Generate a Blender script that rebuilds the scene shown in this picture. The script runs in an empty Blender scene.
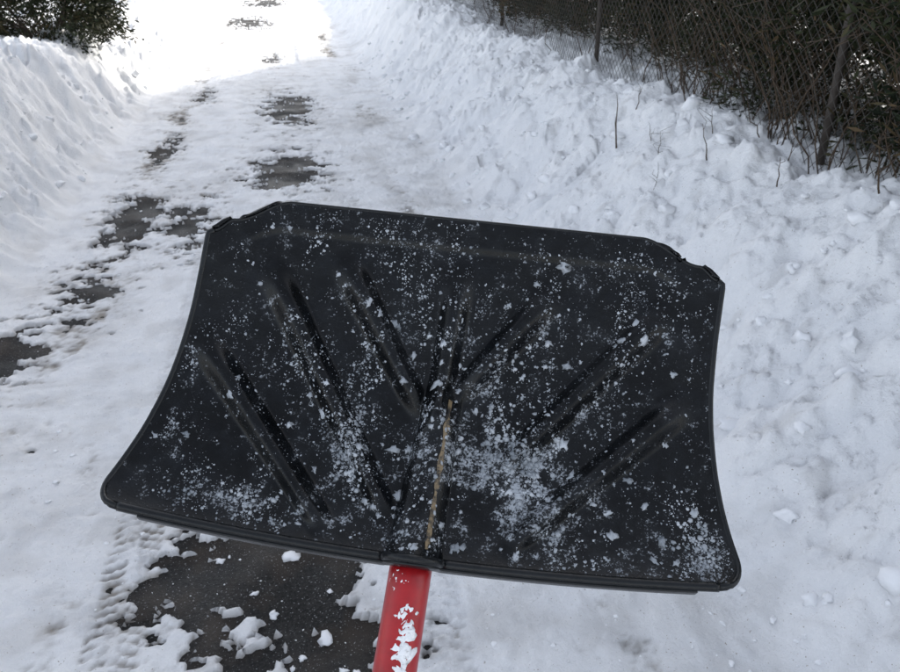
import bpy, math, random
import numpy as np
from mathutils import Vector, Matrix
random.seed(4); rng=np.random.default_rng(7)
S=bpy.context.scene
COL=S.collection
# ---------------------------------------------------------------- noise
def h2(ix,iy,seed):
    ix=ix.astype(np.int64)&0xffffffff; iy=iy.astype(np.int64)&0xffffffff
    h=(ix*374761393+iy*668265263+seed*974634777)&0xffffffff
    h=((h^(h>>13))*1274126177)&0xffffffff
    h=((h^(h>>15))*2246822519)&0xffffffff
    h=h^(h>>16)
    return (h&0xffffff)/float(0xffffff)
def gn(x,y,seed=0):
    x=np.asarray(x,float);y=np.asarray(y,float)
    x0=np.floor(x);y0=np.floor(y);fx=x-x0;fy=y-y0
    u=fx*fx*fx*(fx*(fx*6-15)+10);v=fy*fy*fy*(fy*(fy*6-15)+10)
    def g(ix,iy,dx,dy):
        a=h2(ix,iy,seed)*2*np.pi
        return np.cos(a)*dx+np.sin(a)*dy
    a=g(x0,y0,fx,fy);b=g(x0+1,y0,fx-1,fy);c=g(x0,y0+1,fx,fy-1);d=g(x0+1,y0+1,fx-1,fy-1)
    return ((a*(1-u)+b*u)*(1-v)+(c*(1-u)+d*u)*v)*1.5
def fbm(x,y,o=4,seed=0,g=.5):
    r=0;a=1;s=0
    for i in range(o):
        r=r+a*gn(x*2**i+i*17.3,y*2**i-i*9.1,seed+i);s+=a;a*=g
    return r/s*1.4
def wor(x,y,seed=0):
    x=np.asarray(x,float);y=np.asarray(y,float)
    x0=np.floor(x);y0=np.floor(y);best=np.full(x.shape,9.);rid=np.zeros(x.shape)
    for i in(-1,0,1):
        for j in(-1,0,1):
            cx=x0+i;cy=y0+j
            px=cx+h2(cx,cy,seed);py=cy+h2(cx,cy,seed+5)
            d=np.sqrt((px-x)**2+(py-y)**2);m=d<best
            best=np.where(m,d,best);rid=np.where(m,h2(cx,cy,seed+9),rid)
    return best,rid
def ss(a,b,x):
    t=np.clip((x-a)/(b-a),0,1);return t*t*(3-2*t)
# ---------------------------------------------------------------- terrain
PATCH=[(-.10,1.72,.25,.75,.90),(-.16,2.6,.24,.5,.85),(-.05,6.3,.34,.65,.95),(0,8.9,.32,.95,.95),(-1.02,5.25,.22,.75,.82),
 (-1.08,4.05,.2,.4,.58),(-1.25,3.4,.17,.28,.88),(-.65,5.1,.16,.6,.72),(-1.05,7.2,.14,.6,.68),(-.7,19,.6,2.2,.9),(-.4,25,.7,2.5,.9),(-.2,13.,.2,.8,.7),(-.9,9.8,.15,.6,.6),(-.42,1.8,.13,.3,.62)]
def terrain(X,Y):
    X=np.asarray(X,float);Y=np.asarray(Y,float)
    eR=1.12+.10*fbm(Y*.6,Y*0+3,3,11)+.05*fbm(Y*3,Y*0,3,12)
    far=ss(8,12,Y)
    d=X-eR
    wR=1.15-.4*far
    hR=(.71+.12*far-.25*ss(14,20,Y))*ss(-.12,1,d/wR)
    hR=hR-.12*ss(2.6,5,X)
    eL=-1.47+.08*fbm(Y*.7,Y*0+8,3,21)+.05*fbm(Y*3,Y*0,2,22)-.25*ss(8,14,Y)
    dl=eL-X
    hL=(.80-.22*ss(7,11,Y))*ss(-.08,1,dl/.72)-.1*ss(2.5,6,-X)
    mR=ss(0,.25,d);mL=ss(0,.2,dl);bank=np.maximum(mR,mL)
    wx=.35*gn(X*3,Y*3,3);wy=.35*gn(X*3,Y*3,4)
    f1,r1=wor(X*2.4+wx,Y*2.4+wy,31)
    f2,r2=wor(X*6+.6*gn(X*8,Y*8,3),Y*6+.6*gn(X*8,Y*8,4),32)
    f3,r3=wor(X*15+.4*gn(X*20,Y*20,5),Y*15,33)
    near=1-ss(14,30,Y)
    lum=.095*fbm(X*1.3,Y*1.1,4,41)+.10*(r1-.4)*np.clip(1-f1*1.3,0,1)
    rough=ss(-.25,.4,fbm(X*.9,Y*.9,3,44)+.15)
    crust=fbm(X*4.5+wx,Y*4.5+wy,5,47,.58)
    crust=.034*crust+.026*(np.floor(crust*5)/5-crust*.6)
    chunk=rough*(.060*r2*ss(1,0,f2*1.35)+.024*r3*np.clip(1-f3*1.6,0,1))+.018*fbm(X*10,Y*10,5,42,.6)+crust
    furrow=.02*fbm(X*1.2+Y*.3,Y*5,3,43)
    z=(hR+hL)+bank*(lum*near*(1+.6*mL)+chunk*near*(1+.6*mL)+furrow)
    drv=1-bank
    base=.016+.012*fbm(X*2.2,Y*.9,4,51)+.007*fbm(X*11,Y*9,4,52)+.004*fbm(X*40,Y*40,2,56)
    f4,r4=wor(X*14,Y*12,57); base=base+.012*np.clip(1-f4*2.4,0,1)*(r4>.72)*r4
    for rx in(-1.05,.72):
        base=base-.008*np.exp(-((X-rx)/.14)**2)
    m=0
    for cx,cy,rx,ry,s in PATCH:
        m=m+s*np.exp(-(((X-cx)/rx)**2+((Y-cy)/ry)**2)**1.2)
    trk=np.exp(-((X+1.03)/.24)**2)*ss(1.5,3,Y)*(1-ss(8,14,Y))+.8*np.exp(-((X+.05)/.3)**2)*ss(3,5,Y)
    st=1-ss(2.4,3.2,Y)
    n=fbm(X*2.6,Y*(5.5-2.*st),5,53,.66)
    n2=fbm(X*11,Y*15,4,54,.7)
    q=m+.66*n+.52*n2+.06*trk
    base=base-.034*ss(.52,.64,q)*((m>.03)|(trk>.3))
    for tx,w in((-.55,.075),(.28,.07)):
        u=(X-tx-.02*(Y-1.6))/w
        tr=(1-ss(.85,1.05,np.abs(u)))*ss(.9,1.2,Y)*(1-ss(3,9,Y))
        base=base+tr*(-.004+.0035*np.sign(np.sin(2*np.pi*(Y/.036+.8*np.abs(u))))*(np.abs(u)>.12))
    z=z+drv*base
    thin=(1-ss(0.0,.009,z))*drv
    stain=drv*(.8*ss(-.05,.6,fbm(X*2.6,Y*.8,4,61))*np.exp(-((X-.82)/.24)**2)
        +.32*ss(-.1,.5,fbm(X*5,Y*5,4,62))+.45*trk*ss(-.35,.4,n)+.25*ss(.1,.5,fbm(X*1.5,Y*1.1,4,64)))
    wet=ss(.2,.55,q)*(m>.05)*drv
    dirt=np.clip(.8*thin+.55*stain+.45*wet*ss(-.1,.4,n2),0,1)
    dirt=np.maximum(dirt,.2*bank*ss(.3,.6,fbm(X*8,Y*8,4,63)))
    return z,dirt
def Hs(x,y):
    z,_=terrain(np.array([x]),np.array([y]));return float(z[0])
def axis(lo,hi,a,b,fine,gr):
    c=list(np.arange(a,b,fine));s=fine
    v=c[-1]
    while v<hi: s*=gr;v+=s;c.append(v)
    s=fine;v=c[0]
    while v>lo: s*=gr;v-=s;c.insert(0,v)
    return np.array(c)
xs=axis(-120,120,-2.2,2.75,.0105,1.07)
ys=[.9]
while ys[-1]<24: ys.append(ys[-1]+max(.0095,.0042*ys[-1]))
s=.12
while ys[-1]<220: s*=1.08;ys.append(ys[-1]+s)
s=.03
while ys[0]>-40: s*=1.12;ys.insert(0,ys[0]-s)
ys=np.array(ys)
def gridmesh(name,PX,PY,PZ):
    ny,nx=PX.shape
    me=bpy.data.meshes.new(name)
    v=np.stack([PX,PY,PZ],-1).reshape(-1,3)
    i=np.arange(ny*nx).reshape(ny,nx)
    f=np.stack([i[:-1,:-1],i[:-1,1:],i[1:,1:],i[1:,:-1]],-1).reshape(-1,4)
    setmesh(me,v,f);return me
def setmesh(me,v,f):
    v=np.asarray(v,np.float32);f=np.asarray(f,np.int32);k=f.shape[1]
    me.vertices.add(len(v));me.vertices.foreach_set('co',v.ravel())
    me.loops.add(f.size);me.loops.foreach_set('vertex_index',f.ravel())
    me.polygons.add(len(f));me.polygons.foreach_set('loop_start',np.arange(0,f.size,k,dtype=np.int32))
    me.polygons.foreach_set('use_smooth',np.ones(len(f),bool))
    me.update(calc_edges=True);me.validate()
def addobj(name,me,parent=None,mat=None):
    o=bpy.data.objects.new(name,me);COL.objects.link(o)
    if parent:o.parent=parent
    if mat:me.materials.append(mat)
    return o
# ---------------------------------------------------------------- materials
class M:
    def __init__(s,name):
        s.m=bpy.data.materials.new(name);s.m.use_nodes=True;s.t=s.m.node_tree;s.b=s.t.nodes['Principled BSDF']
    def n(s,ty,**k):
        x=s.t.nodes.new(ty)
        for a,b in k.items():
            if a in x.inputs: x.inputs[a].default_value=b
            else: setattr(x,a,b)
        return x
    def l(s,a,b): s.t.links.new(a,b)
    def noise(s,scale,detail=4,rough=.5,coord='Object'):
        if not hasattr(s,'tc'): s.tc=s.n('ShaderNodeTexCoord')
        x=s.n('ShaderNodeTexNoise');x.inputs['Scale'].default_value=scale;x.inputs['Detail'].default_value=detail;x.inputs['Roughness'].default_value=rough
        s.l(s.tc.outputs[coord],x.inputs['Vector']);return x.outputs['Fac']
    def math(s,op,*a):
        x=s.n('ShaderNodeMath',operation=op)
        for i,v in enumerate(a):
            if isinstance(v,bpy.types.NodeSocket): s.l(v,x.inputs[i])
            else: x.inputs[i].default_value=v
        return x.outputs[0]
    def ramp(s,f,stops):
        r=s.n('ShaderNodeValToRGB');e=r.color_ramp.elements
        while len(e)<len(stops):e.new(.5)
        for q,(p,c) in zip(e,stops):
            q.position=p;q.color=(c if len(c)==4 else (*c,1)) if hasattr(c,'__len__') else (c,c,c,1)
        s.l(f,r.inputs[0]);return r.outputs[0]
    def mix(s,f,a,b):
        x=s.n('ShaderNodeMix',data_type='RGBA')
        for i,v in((0,f),(6,a),(7,b)):
            if isinstance(v,bpy.types.NodeSocket): s.l(v,x.inputs[i])
            elif hasattr(v,'__len__'): x.inputs[i].default_value=(*v,1)
            else: x.inputs[i].default_value=v
        return x.outputs[2]
    def bump(s,h,st,dist,prev=None):
        b=s.n('ShaderNodeBump');b.inputs['Strength'].default_value=st;b.inputs['Distance'].default_value=dist
        s.l(h,b.inputs['Height'])
        if prev: s.l(prev,b.inputs['Normal'])
        return b.outputs[0]
    def set(s,**k):
        for a,v in k.items():
            a={'col':'Base Color','rough':'Roughness','nor':'Normal','met':'Metallic','spec':'Specular IOR Level'}.get(a,a)
            if isinstance(v,bpy.types.NodeSocket): s.l(v,s.b.inputs[a])
            elif hasattr(v,'__len__'): s.b.inputs[a].default_value=(*v,1)
            else: s.b.inputs[a].default_value=v
        return s.m
m=M('snow_ground')
at=m.n('ShaderNodeAttribute',attribute_name='dirt')
c=m.mix(m.ramp(m.noise(3.5,4,.6),[(.35,0),(.7,1)]),(.91,.91,.915),(.84,.85,.87))
dcol=m.mix(m.ramp(m.noise(9,4,.6),[(.4,0),(.6,1)]),(.34,.31,.275),(.19,.175,.16))
c=m.mix(at.outputs['Fac'],c,dcol)
grit=m.ramp(m.noise(120,2,.6),[(.68,0),(.75,1)])
c=m.mix(grit,c,(.35,.30,.25))
nb=m.bump(m.noise(70,5,.72),.75,.014)
SNOWG=m.set(col=c,rough=.65,nor=nb,spec=.25)
m=M('snow_loose')
SNOWC=m.set(col=(.88,.885,.90),rough=.6,nor=m.bump(m.noise(300,3,.6),.6,.002),spec=.25)
m=M('snow_melting')
c=m.mix(m.ramp(m.noise(25,3,.6),[(.35,0),(.65,1)]),(.50,.53,.57),(.16,.18,.205))
SNOWM=m.set(col=c,rough=.4,nor=m.bump(m.noise(500,2,.6),.6,.001))
m=M('asphalt')
c=m.mix(m.ramp(m.noise(90,3,.7),[(.4,0),(.65,1)]),(.010,.010,.010),(.030,.029,.028))
c=m.mix(m.ramp(m.noise(5,4,.65),[(.45,0),(.65,1)]),c,(.040,.032,.026))
sp=m.ramp(m.noise(170,2,.7),[(.64,0),(.70,1)])
c=m.mix(sp,c,(.35,.35,.36))
r=m.ramp(m.noise(4,3),[(.4,.5),(.6,.85)])
ASPH=m.set(col=c,rough=r,nor=m.bump(m.noise(150,3,.7),.8,.006),spec=.22)
m=M('black_plastic')
at=m.n('ShaderNodeAttribute',attribute_name='dust')
fine=m.noise(380,3,.7);mid=m.noise(95,4,.7)
v=m.math('ADD',m.math('MULTIPLY',fine,.85),m.math('MULTIPLY',mid,.95))
v=m.math('ADD',v,m.math('MULTIPLY',at.outputs['Fac'],.41))
mp=m.n('ShaderNodeMapRange');m.l(v,mp.inputs[0]);mp.inputs[1].default_value=1.14;mp.inputs[2].default_value=1.38
scr=m.ramp(m.noise(30,6,.75),[(.46,0),(.74,1)])
c=m.mix(scr,(.0020,.0024,.003),(.007,.0085,.011))
film=m.math('MULTIPLY',at.outputs['Fac'],.03)
c=m.mix(film,c,(.45,.48,.52))
c=m.mix(mp.outputs[0],c,(.34,.365,.40))
r=m.ramp(m.noise(20,5,.7),[(.35,.15),(.7,.34)])
BLK=m.set(col=c,rough=r,nor=m.bump(v,.22,.0012),spec=.22)
m=M('black_rim');BLKR=m.set(col=m.mix(m.noise(60,4,.7),(.004,.0045,.005),(.012,.014,.016)),rough=.26,nor=m.bump(m.noise(200,3),.25,.002),spec=.30)
m=M('red_paint')
c=m.mix(m.ramp(m.noise(30,5,.7),[(.4,0),(.7,1)]),(.40,.010,.014),(.25,.008,.011))
RED=m.set(col=c,rough=.32,nor=m.bump(m.noise(90,3),.1,.002))
m=M('worn_label')
c=m.mix(m.ramp(m.noise(90,6,.75),[(.45,0),(.57,1)]),(.20,.145,.08),(.010,.009,.009))
LAB=m.set(col=c,rough=.5)
m=M('galvanised_wire');WIRE=m.set(col=m.mix(m.noise(30,4),(.05,.045,.04),(.13,.12,.11)),rough=.55,met=.4)
m=M('weathered_steel');POST=m.set(col=m.mix(m.noise(20,4),(.035,.028,.022),(.08,.065,.055)),rough=.7,met=.2)
def leafmat(name,a,b,d):
    m=M(name);at=m.n('ShaderNodeAttribute',attribute_name='v')
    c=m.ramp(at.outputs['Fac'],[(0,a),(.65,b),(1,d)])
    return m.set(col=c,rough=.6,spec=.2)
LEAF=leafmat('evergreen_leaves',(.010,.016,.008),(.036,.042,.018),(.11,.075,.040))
m=M('bark');BARK=m.set(col=m.mix(m.noise(40,5,.7),(.03,.022,.016),(.08,.06,.045)),rough=.85,nor=m.bump(m.noise(60,5),.7,.01))
m=M('dry_stem');STEM=m.set(col=m.mix(m.noise(50,3),(.035,.022,.015),(.11,.075,.045)),rough=.8)
# ---------------------------------------------------------------- ground
GX,GY=np.meshgrid(xs,ys);Z,D=terrain(GX,GY)
me=gridmesh('snow_ground',GX,GY,Z)
a=me.attributes.new('dirt','FLOAT','POINT');a.data.foreach_set('value',D.astype(np.float32).ravel())
addobj('snow_ground',me,None,SNOWG)
ax,ay=np.meshgrid(np.linspace(-1.75,1.35,60),np.linspace(-15,40,400))
addobj('asphalt_driveway',gridmesh('asphalt_driveway',ax,ay,.002*fbm(ax*3,ay*3,3,71)-.001),None,ASPH)
# ---------------------------------------------------------------- helpers
class Acc:
    def __init__(s): s.v=[];s.f=[];s.n=0
    def tube(s,pts,rad,k=5,cap=True):
        pts=[Vector(p) for p in pts]
        if not hasattr(rad,'__len__'): rad=[rad]*len(pts)
        up=Vector((0,0,1));b=s.n
        for i,p in enumerate(pts):
            t=(pts[min(i+1,len(pts)-1)]-pts[max(i-1,0)]).normalized()
            u=t.cross(up if abs(t.z)<.95 else Vector((1,0,0))).normalized();w=t.cross(u)
            for j in range(k):
                an=2*math.pi*j/k
                s.v.append(tuple(p+(u*math.cos(an)+w*math.sin(an))*rad[i]))
        for i in range(len(pts)-1):
            for j in range(k):
                s.f.append((b+i*k+j,b+i*k+(j+1)%k,b+(i+1)*k+(j+1)%k,b+(i+1)*k+j))
        s.n=len(s.v)
        if cap:
            s.f.append(tuple(b+j for j in range(k))[::-1]);s.f.append(tuple(b+(len(pts)-1)*k+j for j in range(k)))
    def mesh(s,name):
        me=bpy.data.meshes.new(name);me.from_pydata(s.v,[],s.f)
        me.polygons.foreach_set('use_smooth',[True]*len(me.polygons));me.update();return me
import bmesh
def ico(sub):
    bm=bmesh.new();bmesh.ops.create_icosphere(bm,subdivisions=sub,radius=1)
    v=np.array([q.co[:] for q in bm.verts]);f=np.array([[q.index for q in p.verts] for p in bm.faces]);bm.free();return v,f
ICO={i:ico(i) for i in(1,2,3)}
def blobs(name,pos,size,nor=None,sub=1,flat=.6,jit=.3):
    v0,f0=ICO[sub];n=len(pos);pos=np.asarray(pos);size=np.asarray(size)
    V=np.repeat(v0[None],n,0)
    if sub>1:
        ph=rng.uniform(0,50,(n,1))
        dn=gn(V[...,0]*1.6+ph,V[...,1]*1.6+V[...,2]*1.9,5)*1.0+gn(V[...,0]*4+ph,V[...,2]*4+V[...,1]*3,6)*.4
        V=V*(1+jit*1.6*dn)[...,None]
    else: V=V*(1+jit*rng.uniform(-1,1,V.shape[:2]))[...,None]
    V=V*rng.uniform(.6,1.3,(n,1,3))
    an=rng.uniform(0,6.28,n);c,s_=np.cos(an)[:,None],np.sin(an)[:,None]
    x=V[...,0]*c-V[...,1]*s_;y=V[...,0]*s_+V[...,1]*c;zz=V[...,2]*flat
    if nor is None: W=np.stack([x,y,zz],-1)
    else:
        nor=np.asarray(nor);ref=np.array([1.,0,0]);u=np.cross(nor,ref);u/=np.linalg.norm(u,axis=1)[:,None];w=np.cross(nor,u)
        W=x[...,None]*u[:,None]+y[...,None]*w[:,None]+zz[...,None]*nor[:,None]
    W=W*size[:,None,None]+pos[:,None]
    F=(f0[None]+np.arange(n)[:,None,None]*len(v0)).reshape(-1,3)
    me=bpy.data.meshes.new(name);setmesh(me,W.reshape(-1,3),F);return me
N=1000
y=1+12*rng.random(N)**1.5;x=np.where(rng.random(N)<.75,1.05+1.3*rng.random(N)**1.2,-1.45-.7*rng.random(N))
keep=fbm(x*1.2,y*1.2,3,81)>-.1;x=x[keep];y=y[keep]
sz=.008+.04*rng.random(len(x))**3
z,_=terrain(x,y)
addobj('snow_clumps',blobs('snow_clumps',np.stack([x,y,z+sz*.05],-1),sz,sub=2,flat=.7,jit=.45),None,SNOWC)
N=1100;y=1.1+6*rng.random(N)**1.6;x=rng.uniform(-1.4,1.1,N);sz=.002+.008*rng.random(N)**4
big=np.array([[-.10,1.88,.020],[-.15,1.66,.015],[-.02,1.55,.018],[.0,1.72,.010],[-.30,1.9,.014],[-.08,1.5,.012],[-.2,1.75,.009]])
x=np.r_[x,big[:,0]];y=np.r_[y,big[:,1]];sz=np.r_[sz,big[:,2]]
z,_=terrain(x,y);z=np.maximum(z,0)
addobj('snow_crumbs',blobs('snow_crumbs',np.stack([x,y,z+sz*.1],-1),sz,sub=2,flat=.4,jit=.45),None,SNOWC)
# ---------------------------------------------------------------- camera
cam=bpy.data.cameras.new('camera');co=bpy.data.objects.new('camera',cam);COL.objects.link(co)
cam.lens=32.5;cam.sensor_width=36;cam.clip_start=.02;cam.clip_end=600
cam.dof.use_dof=True;cam.dof.focus_distance=.86;cam.dof.aperture_fstop=26
co.location=(0,0,1.6);co.rotation_euler=(math.radians(64),0,math.radians(-11))
S.camera=co
# ---------------------------------------------------------------- shovel
R=Matrix.Rotation(math.radians(-11),3,'Z')@Matrix.Rotation(math.radians(64),3,'X')
X_=Vector((.991,-.134,0));Yc=Vector((.148,.936,-.319));Z_=X_.cross(Yc).normalized();X_.normalize();Yc=Z_.cross(X_)
B=Matrix((R@X_,R@Yc,R@Z_)).transposed()
org=Vector((0,0,1.6))+R@Vector((-.0305,-.202,-.78))
shovel=bpy.data.objects.new('snow_shovel',None);COL.objects.link(shovel)
shovel.matrix_world=Matrix.Translation(org)@B.to_4x4()
RIBS=[((-.33,.03),(-.915,.60)),((-.13,.10),(-.70,.87)),((-.06,.45),(-.43,.93)),((.08,.53),(.385,.91)),((.26,.30),(.82,.90)),((.30,.04),(.93,.60))]
def ribd(x,y,a,b):
    ax,ay=a[0]*.295,a[1]*.315;bx,by=b[0]*.285,b[1]*.315
    dx,dy=bx-ax,by-ay;L=math.hypot(dx,dy)
    return ((x-ax)*dx+(y-ay)*dy)/L,((x-ax)*-dy+(y-ay)*dx)/L,L
def bxy(s,t):
    sa=np.clip(np.abs(s+.03*(1-s*s)),0,1)
    fr=.014*(1-ss(.93,1.0,sa))+.026*(1-ss(.70,.93,sa))
    y=t*(.310+fr+.010*s)-(1-t)*.013*(1-s*s)
    yy=t*.315
    w=.322-.042*t-.014*np.sin(np.pi*np.clip(t,0,1))
    r=.030;q=np.clip(r-yy,0,r);w=w-(r-np.sqrt(np.maximum(r*r-q*q,0)))
    r=.006;q=np.clip(r-(.315-yy),0,r);w=w-(r-np.sqrt(np.maximum(r*r-q*q,0)))
    return s*w+.010*t,y
def blade(s,t):
    x,y=bxy(s,t)
    z=-.036*np.sin(np.pi*np.clip(t,0,1)**.75)-.010*(1-s*s)*(1-t)
    def cap(a,b,wd,h):
        u,v,L=ribd(x,y,a,b)
        ww=wd*(.75+.35*np.clip(u/L,0,1))
        e=ss(-.015,.03,u)*(1-ss(L-.05,L+.010,u))
        return h*e*(1-ss(.12,1,np.abs(v)/ww))
    for a,b in RIBS: z=z+cap(a,b,.0205,.0140)
    z=z+cap((0.0,.40),(0.02,.95),.020,.0135)
    wd=.027-.007*np.clip(t/.5,0,1);xc=x+.004-.02*t
    soc=np.sqrt(np.clip(1-(xc/wd)**2,0,1))*.026*(1-ss(.38,.52,t))
    z=z+soc
    z=z+.0025*ss(.900,.925,t)*(1-ss(.78,.88,np.abs(s)))
    z=z+.0012*fbm(x*12,y*12,3,91)*(1-ss(.85,1,t))
    return x,y,z
W=[(.25,.22,.24,.14,1.0),(.15,.33,.18,.16,.8),(.6,.10,.33,.09,.8),(.92,.12,.07,.16,.3),(-.55,.08,.22,.05,.7),(-.28,.2,.08,.2,.6),(-.9,.2,.05,.12,.4),(.0,.6,.3,.28,.22),(.1,.93,.5,.04,.10),(-.35,.95,.3,.04,.10),(.45,.55,.25,.25,.18),(-.7,.9,.2,.1,.12),(.45,.86,.05,.05,.4),(-.05,.05,.1,.06,.6),(-.4,.6,.4,.3,.12),(.7,.75,.2,.2,.08)]
def wmap(s,t):
    x,y=bxy(s,t)
    w=.10+0*s
    for cs,ct,rs,rt,k in W: w=w+k*np.exp(-((s-cs)/rs)**2-((t-ct)/rt)**2)
    for a,b in RIBS:
        u,v,L=ribd(x,y,a,b)
        w=w+.30*np.exp(-((np.abs(v)-.018)/.007)**2)*ss(-.01,.02,u)*(1-ss(L-.02,L+.01,u))*(v>0 if a[0]<0 else v<0)
    return w
sx=np.linspace(-1,1,420);tt=np.r_[0,.004,.008,.014,.02,.028,np.linspace(.036,.964,240),.972,.98,.986,.992,.996,1]
SX,TT=np.meshgrid(sx,tt);bx,by,bz=blade(SX,TT)
bme=gridmesh('blade',bx,by,bz)
dust=np.clip(wmap(SX,TT),0,1)*ss(-.5,.6,fbm(bx*16,by*16,5,97,.65))
dust=dust+.26*ss(0,.6,fbm(bx*40,by*30,4,98,.6))
a=bme.attributes.new('dust','FLOAT','POINT');a.data.foreach_set('value',np.clip(dust,0,1).astype(np.float32).ravel())
bo=addobj('blade',bme,shovel,BLK)
md=bo.modifiers.new('thick','SOLIDIFY');md.thickness=.004;md.offset=-1
A=Acc()
def P(s,t,dz=0):
    a,b,c=blade(np.array([s]),np.array([t]));return(float(a[0]),float(b[0]),float(c[0])+dz)
def line(f,n): return [f(i/(n-1)) for i in range(n)]
A.tube(line(lambda q:P(-1+2*q,0,-.003),160),.0048,8)
for sg in(-1,1): A.tube(line(lambda q:P(sg,q,-.002),90),.0034,8)
A.tube(line(lambda q:P(-1+2*q,1,-.002),300),.0022,8)
addobj('rim',A.mesh('rim'),shovel,BLKR)
fs=np.linspace(-.93,.93,200);fq=np.linspace(0,1,8);FS,FQ=np.meshgrid(fs,fq)
fx,fy,fz=blade(FS,FS*0)
fo=addobj('back_flange',gridmesh('back_flange',fx,fy-.003-.002*np.sin(FQ*1.5),fz-.010*FQ-.002),shovel,BLKR)
fo.modifiers.new('t','SOLIDIFY').thickness=.003
ls=np.linspace(-1,1,9);lt=np.linspace(.03,.46,70);LS,LT=np.meshgrid(ls,lt)
lx=(.006+.011*LT)+LS*.0032*(.7+.7*fbm(LT*20,LT*0,3,92))
sI=(lx-.010*LT+.002)/(.322-.042*LT-.014*np.sin(np.pi*LT))
l1,l2,l3=blade(sI,LT)
addobj('worn_strip',gridmesh('worn_strip',l1,l2,l3+.0008),shovel,LAB)
A=Acc();pts=[]
for i in range(30):
    q=i/29;L=1.02*q
    pts.append((-.004-.02*q,-.006-L,-.020))
A.tube(pts,.0208,24);addobj('shaft',A.mesh('shaft'),shovel,RED)
A=Acc();e=pts[-1];A.tube([(e[0],e[1]+.05,e[2]),(e[0],e[1]-.04,e[2])],.024,20)
gp=[(e[0]+.058*math.sin(a),e[1]-.085-.055*math.cos(a),e[2]) for a in [2*math.pi*i/32 for i in range(33)]]
A.tube(gp,.012,10);addobj('d_grip',A.mesh('d_grip'),shovel,BLKR)
def bladepts(s,t):
    x,y,z=blade(s,t);e=1e-3
    x1,y1,z1=blade(s+e,t);x2,y2,z2=blade(s,t+e)
    a=np.stack([x1-x,y1-y,z1-z],-1);b=np.stack([x2-x,y2-y,z2-z],-1)
    n=np.cross(a,b);n/=np.linalg.norm(n,axis=1)[:,None]+1e-12
    return np.stack([x,y,z],-1),n
N=220000
s=rng.uniform(-.98,.98,N);t=rng.uniform(.01,.985,N);w=wmap(s,t)
cl=fbm(s*5,t*3,5,95,.65);cl2=fbm(s*30,t*15,4,96,.65)
p=w*(ss(-.35,.7,cl+.8*cl2))**2.2*1.8
k=rng.random(N)<np.clip(p,0,1)*.36
s=s[k];t=t[k];w=w[k]
sz=(.0004+.0022*rng.random(len(s))**6*(.4+np.clip(w,0,1)))
p_,n_=bladepts(s,t)
addobj('snow_flecks',blobs('snow_flecks',p_+n_*sz[:,None]*.1,sz,n_,sub=1,flat=.45,jit=.35),shovel,SNOWM)
N=2600;s=rng.uniform(-.95,.95,N);t=rng.uniform(.02,.97,N);w=wmap(s,t)
k=rng.random(N)<w*.20;s=s[k];t=t[k];sz=.0013+.004*rng.random(len(s))**3
p_,n_=bladepts(s,t)
addobj('snow_lumps',blobs('snow_lumps',p_,sz,n_,sub=2,flat=.22,jit=.75),shovel,SNOWM)
sp=[];sn=[];sz=[]
for i in range(80):
    yy=-.050-.085*random.random()**.8;an=random.gauss(.22,.22)
    nrm=Vector((math.sin(an),0,math.cos(an)))
    sp.append(Vector((-.005,yy,-.020))+nrm*.0190);sn.append(nrm);sz.append(random.uniform(.003,.007))
for i in range(20):
    yy=-.022-.02*random.random();an=-.45+random.gauss(0,.25);nrm=Vector((math.sin(an),0,math.cos(an)))
    sp.append(Vector((-.005,yy,-.020))+nrm*.0195);sn.append(nrm);sz.append(random.uniform(.001,.0035))
addobj('shaft_snow',blobs('shaft_snow',np.array([q[:] for q in sp]),np.array(sz),np.array([q[:] for q in sn]),sub=2,flat=.35,jit=.45),shovel,SNOWC)
# ---------------------------------------------------------------- fence
fence=bpy.data.objects.new('chain_link_fence',None);COL.objects.link(fence)
FX=2.36;A=Acc();y0,y1,z0,z1=.6,17.,.5,1.75;H=z1-z0;st=.066
yy=y0-H
while yy<y1:
    for sg in(1,-1):
        a=(yy,z0) if sg>0 else (yy,z1);b=(yy+H,z1) if sg>0 else (yy+H,z0)
        q0=max(0,(y0-yy)/H);q1=min(1,(y1-yy)/H)
        if q1>q0:
            pts=[]
            for q in np.linspace(q0,q1,8):
                Y=a[0]+(b[0]-a[0])*q;ZZ=a[1]+(b[1]-a[1])*q
                pts.append((FX+.0015*sg+.02*math.sin(Y*.9)+.015*math.sin(ZZ*4+Y),Y,ZZ))
            A.tube(pts,.0017,4,False)
    yy+=st
addobj('wire_mesh',A.mesh('wire_mesh'),fence,WIRE)
A=Acc()
for Y in(.4,3.35,6.35,9.35,12.35,15.35): A.tube([(FX+.045,Y,.2),(FX+.045,Y,1.84)],.019,14)
A.tube([(FX+.045,y0,1.8),(FX+.045,y1,1.8)],.019,12)
addobj('posts_and_rail',A.mesh('posts'),fence,POST)
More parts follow.
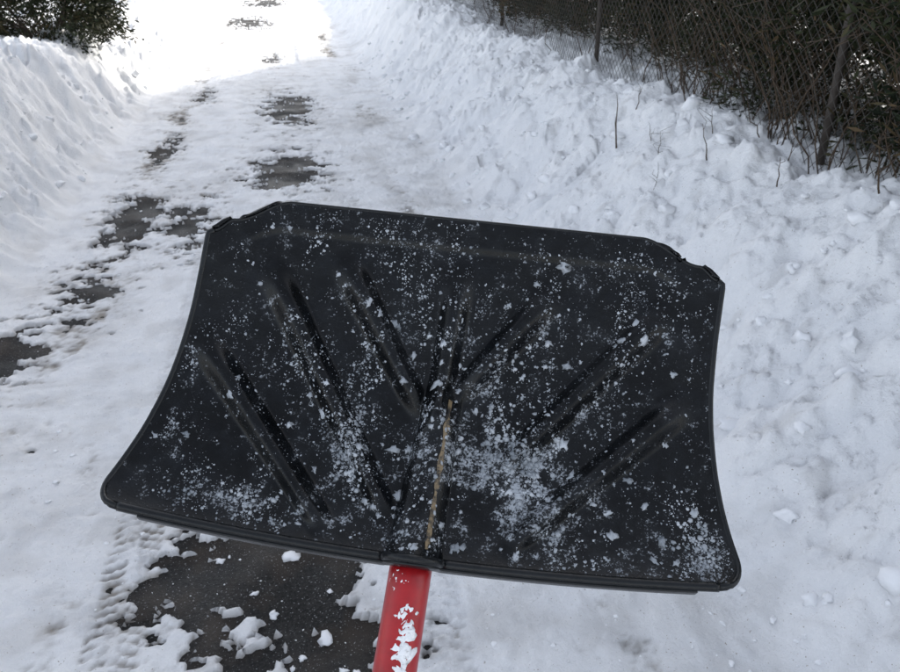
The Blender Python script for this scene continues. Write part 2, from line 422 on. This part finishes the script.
# ---------------------------------------------------------------- evergreens
def leaves(cent,dirs,n,spread,ln,wd):
    c=np.repeat(cent,n,0);d=np.repeat(dirs,n,0)
    c=c+rng.normal(0,spread,c.shape)
    d=d+rng.normal(0,.6,d.shape);d/=np.linalg.norm(d,axis=1)[:,None]
    u=np.cross(d,rng.normal(0,1,d.shape));u/=np.linalg.norm(u,axis=1)[:,None]
    L=ln*rng.uniform(.5,1.3,(len(c),1));w=wd*rng.uniform(.6,1.3,(len(c),1))
    V=np.stack([c,c+d*L*.5+u*w,c+d*L,c+d*L*.5-u*w],1).reshape(-1,3)
    return V,np.arange(len(V)).reshape(-1,4)
def evergreen_meshes(idx,h,rad,low):
    nc=1400;nl=42
    zz=low+(h-low)*rng.random(nc)**1.6;an=rng.uniform(0,6.28,nc)
    prof=rad*np.clip(.92+.2*ss(low,low+1,zz),0,1.1)*np.sqrt(np.clip(1-((zz-low)/(h-low))**4,0,1))
    prof=prof*(1+.22*gn(an*1.5,zz*1.3,100+idx)+.15*gn(an*4,zz*3,120+idx))
    rr=prof*(.62+.42*rng.random(nc)**.7)
    cent=np.stack([rr*np.cos(an),rr*np.sin(an),zz],-1)
    dirs=np.stack([np.cos(an),np.sin(an),.35+0*an],-1)
    V,F=leaves(cent,dirs,nl,.065,.06,.0065)
    me=bpy.data.meshes.new('crown');setmesh(me,V,F)
    cl=np.repeat(np.clip(rng.normal(.45,.30,nc),0,1),nl*4)+np.repeat(rng.normal(0,.12,nc*nl),4)
    a=me.attributes.new('v','FLOAT','POINT');a.data.foreach_set('value',np.clip(cl,0,1).astype(np.float32)[:len(me.vertices)])
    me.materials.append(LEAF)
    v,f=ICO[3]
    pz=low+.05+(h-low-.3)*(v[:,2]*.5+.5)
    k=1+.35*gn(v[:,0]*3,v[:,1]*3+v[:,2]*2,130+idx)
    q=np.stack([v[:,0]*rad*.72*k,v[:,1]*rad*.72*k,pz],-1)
    mi=bpy.data.meshes.new('inner');setmesh(mi,q,f)  # solid dark core added inside each crown to block the sun
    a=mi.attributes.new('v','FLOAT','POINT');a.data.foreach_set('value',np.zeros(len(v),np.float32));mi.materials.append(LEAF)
    A=Acc();A.tube([(0,0,-.3),(.03,.02,low),(.0,.04,h*.6),(0,0,h*.95)],[.09,.075,.05,.012],10)
    for i in range(26):
        z_=random.uniform(low*.6,h*.8);a_=random.uniform(0,6.28);L=rad*random.uniform(.6,1.05)
        A.tube([(0,0,z_),(math.cos(a_)*L*.5,math.sin(a_)*L*.5,z_+.12),(math.cos(a_)*L,math.sin(a_)*L,z_+random.uniform(-.1,.3))],[.022,.013,.004],5)
    mt=A.mesh('trunk');mt.materials.append(BARK)
    return me,mi,mt
TM=[evergreen_meshes(i,5.5,1.05,.15) for i in range(3)]
TR=[(3.45,1.5,1),(3.4,2.7,1.05),(3.45,4.0,.97),(3.75,5.2,1.05),(3.85,6.5,1.05),(3.6,7.8,1.),(3.5,9.1,1.0),(3.75,10.4,1.0),(3.8,11.7,1.),(3.9,13.0,.97),(4.1,14.3,.88),(4.5,15.8,.7)]
for i,(X,Y,k) in enumerate(TR):
    e=bpy.data.objects.new('evergreen_tree',None);COL.objects.link(e)
    e.location=(X,Y,Hs(X,Y)-.02);e.rotation_euler=(0,0,random.uniform(0,6));e.scale=(k,k,k)
    for nm,mm_ in zip(('foliage','sun_block_core','trunk'),TM[i%3]): addobj(nm,mm_,e)
def shrub(name,loc,rad,hh,seed):
    nc=420;an=rng.uniform(0,6.28,nc);ph=rng.uniform(-.45,1.5,nc)
    rr=rad*(.65+.4*rng.random(nc))*(1+.25*gn(an*2,ph*2,seed))
    cent=np.stack([rr*np.cos(an)*np.cos(ph),rr*np.sin(an)*np.cos(ph),hh*.45+hh*.55*np.sin(ph)*rr/rad],-1)
    dirs=np.stack([np.cos(an),np.sin(an),-.1+.5*np.sin(ph)],-1)
    V,F=leaves(cent,dirs,45,.06,.07,.01)
    me=bpy.data.meshes.new('foliage');setmesh(me,V,F)
    cl=np.repeat(np.clip(rng.normal(.45,.25,nc),0,1),180)
    a=me.attributes.new('v','FLOAT','POINT');a.data.foreach_set('value',cl.astype(np.float32));me.materials.append(LEAF)
    e=bpy.data.objects.new(name,None);COL.objects.link(e);e.location=loc
    addobj('foliage',me,e)
    A=Acc()
    for i in range(22):
        a_=random.uniform(0,6.28);L=rad*random.uniform(.6,1)
        A.tube([(0,0,-.2),(math.cos(a_)*L*.4,math.sin(a_)*L*.4,hh*.35),(math.cos(a_)*L,math.sin(a_)*L,hh*random.uniform(.3,.8))],[.025,.015,.004],6)
    mt=A.mesh('branches');mt.materials.append(BARK);addobj('branches',mt,e)
shrub('juniper_shrub',(-2.45,9.8,.42),.74,1.0,140)
shrub('juniper_shrub',(-4.6,10.8,.6),.6,.9,141)
# ---------------------------------------------------------------- brambles & twigs
A=Acc()
for i in range(320):
    Y=random.uniform(1.6,5) if random.random()<.78 else random.uniform(5,14);X=random.uniform(2.3,2.75)
    z=Hs(X,Y)-.03;a_=random.uniform(0,6.28);L=random.uniform(.3,1.3);pts=[];x_,y_=X,Y
    dx,dy=math.cos(a_)*.25,math.sin(a_)*.5;n=8
    for j in range(n):
        q=j/(n-1)
        pts.append((x_+dx*L*q+random.gauss(0,.012)+.15*L*q*q*math.cos(a_*3),y_+dy*L*q+random.gauss(0,.012),z+L*(q-.45*q*q*random.uniform(.8,1.1))))
    A.tube(pts,[.0042*(1-.75*j/(n-1)) for j in range(n)],4)
    if random.random()<.7:
        p=pts[4];A.tube([p,(p[0]+random.gauss(0,.06),p[1]+random.gauss(0,.1),p[2]+.1),(p[0]+random.gauss(0,.1),p[1]+random.gauss(0,.2),p[2]+.2)],[.0025,.002,.001],4)
addobj('bramble_thicket',A.mesh('bramble_thicket'),None,STEM)
def twig(x,y,h,lx,ly,r=.0035,br=3):
    A=Acc();z=Hs(x,y)-.03;n=7
    pts=[(x+lx*(j/6)+random.gauss(0,.004),y+ly*(j/6)+random.gauss(0,.004),z+(h+.03)*(j/6)) for j in range(n)]
    A.tube(pts,[r*(1-.7*j/6) for j in range(n)],5)
    for k in range(br):
        j=random.randint(2,5);p=pts[j];g=random.uniform(.03,.09)
        A.tube([p,(p[0]+random.gauss(0,.03),p[1]+random.gauss(0,.03),p[2]+g*.6),(p[0]+random.gauss(0,.05),p[1]+random.gauss(0,.04),p[2]+g)],[r*.5,r*.4,r*.2],4)
    addobj('twig',A.mesh('twig'),None,STEM)
twig(1.86,4.47,.30,-.02,.02,.006,1);twig(2.0,3.65,.17,-.06,.0,.004,1);twig(2.06,3.13,.13,-.01,.0,.004,1)
twig(2.17,2.63,.2,-.05,.02,.0045,3);twig(2.2,3.3,.12,.03,.02,.0035,1);twig(1.78,3.1,.06,.24,-.03,.003,2)
twig(2.1,2.35,.07,.2,.0,.0035,3);twig(1.9,4.0,.12,.02,.02,.0025,3);twig(1.95,4.2,.1,-.02,.02,.0025,3);twig(2.05,4.7,.2,.05,.0,.0035,2)
twig(1.75,3.7,.08,.03,.02,.0025,3);twig(2.15,3.9,.15,-.03,.0,.003,2);twig(2.2,2.2,.1,-.2,.05,.004,3)
# ---------------------------------------------------------------- light
el,az=30,46
w=bpy.data.worlds.new('World');S.world=w;w.use_nodes=True;nt=w.node_tree
sk=nt.nodes.new('ShaderNodeTexSky');sk.sky_type='NISHITA';sk.sun_disc=False;sk.sun_elevation=math.radians(el);sk.sun_rotation=math.radians(az);sk.dust_density=2.5
hs=nt.nodes.new('ShaderNodeHueSaturation');hs.inputs['Saturation'].default_value=.42;hs.inputs['Value'].default_value=2.45
nt.links.new(sk.outputs[0],hs.inputs['Color']);nt.links.new(hs.outputs[0],nt.nodes['Background'].inputs[0]);nt.nodes['Background'].inputs[1].default_value=.15
L=bpy.data.lights.new('sun','SUN');L.energy=5;L.angle=math.radians(.5);L.color=(1,.96,.88)
lo=bpy.data.objects.new('sun',L);COL.objects.link(lo)
d=Vector((math.sin(math.radians(az))*math.cos(math.radians(el)),math.cos(math.radians(az))*math.cos(math.radians(el)),math.sin(math.radians(el))))
lo.rotation_euler=d.to_track_quat('Z','Y').to_euler()
S.view_settings.view_transform='Standard';S.view_settings.look='None';S.view_settings.exposure=0
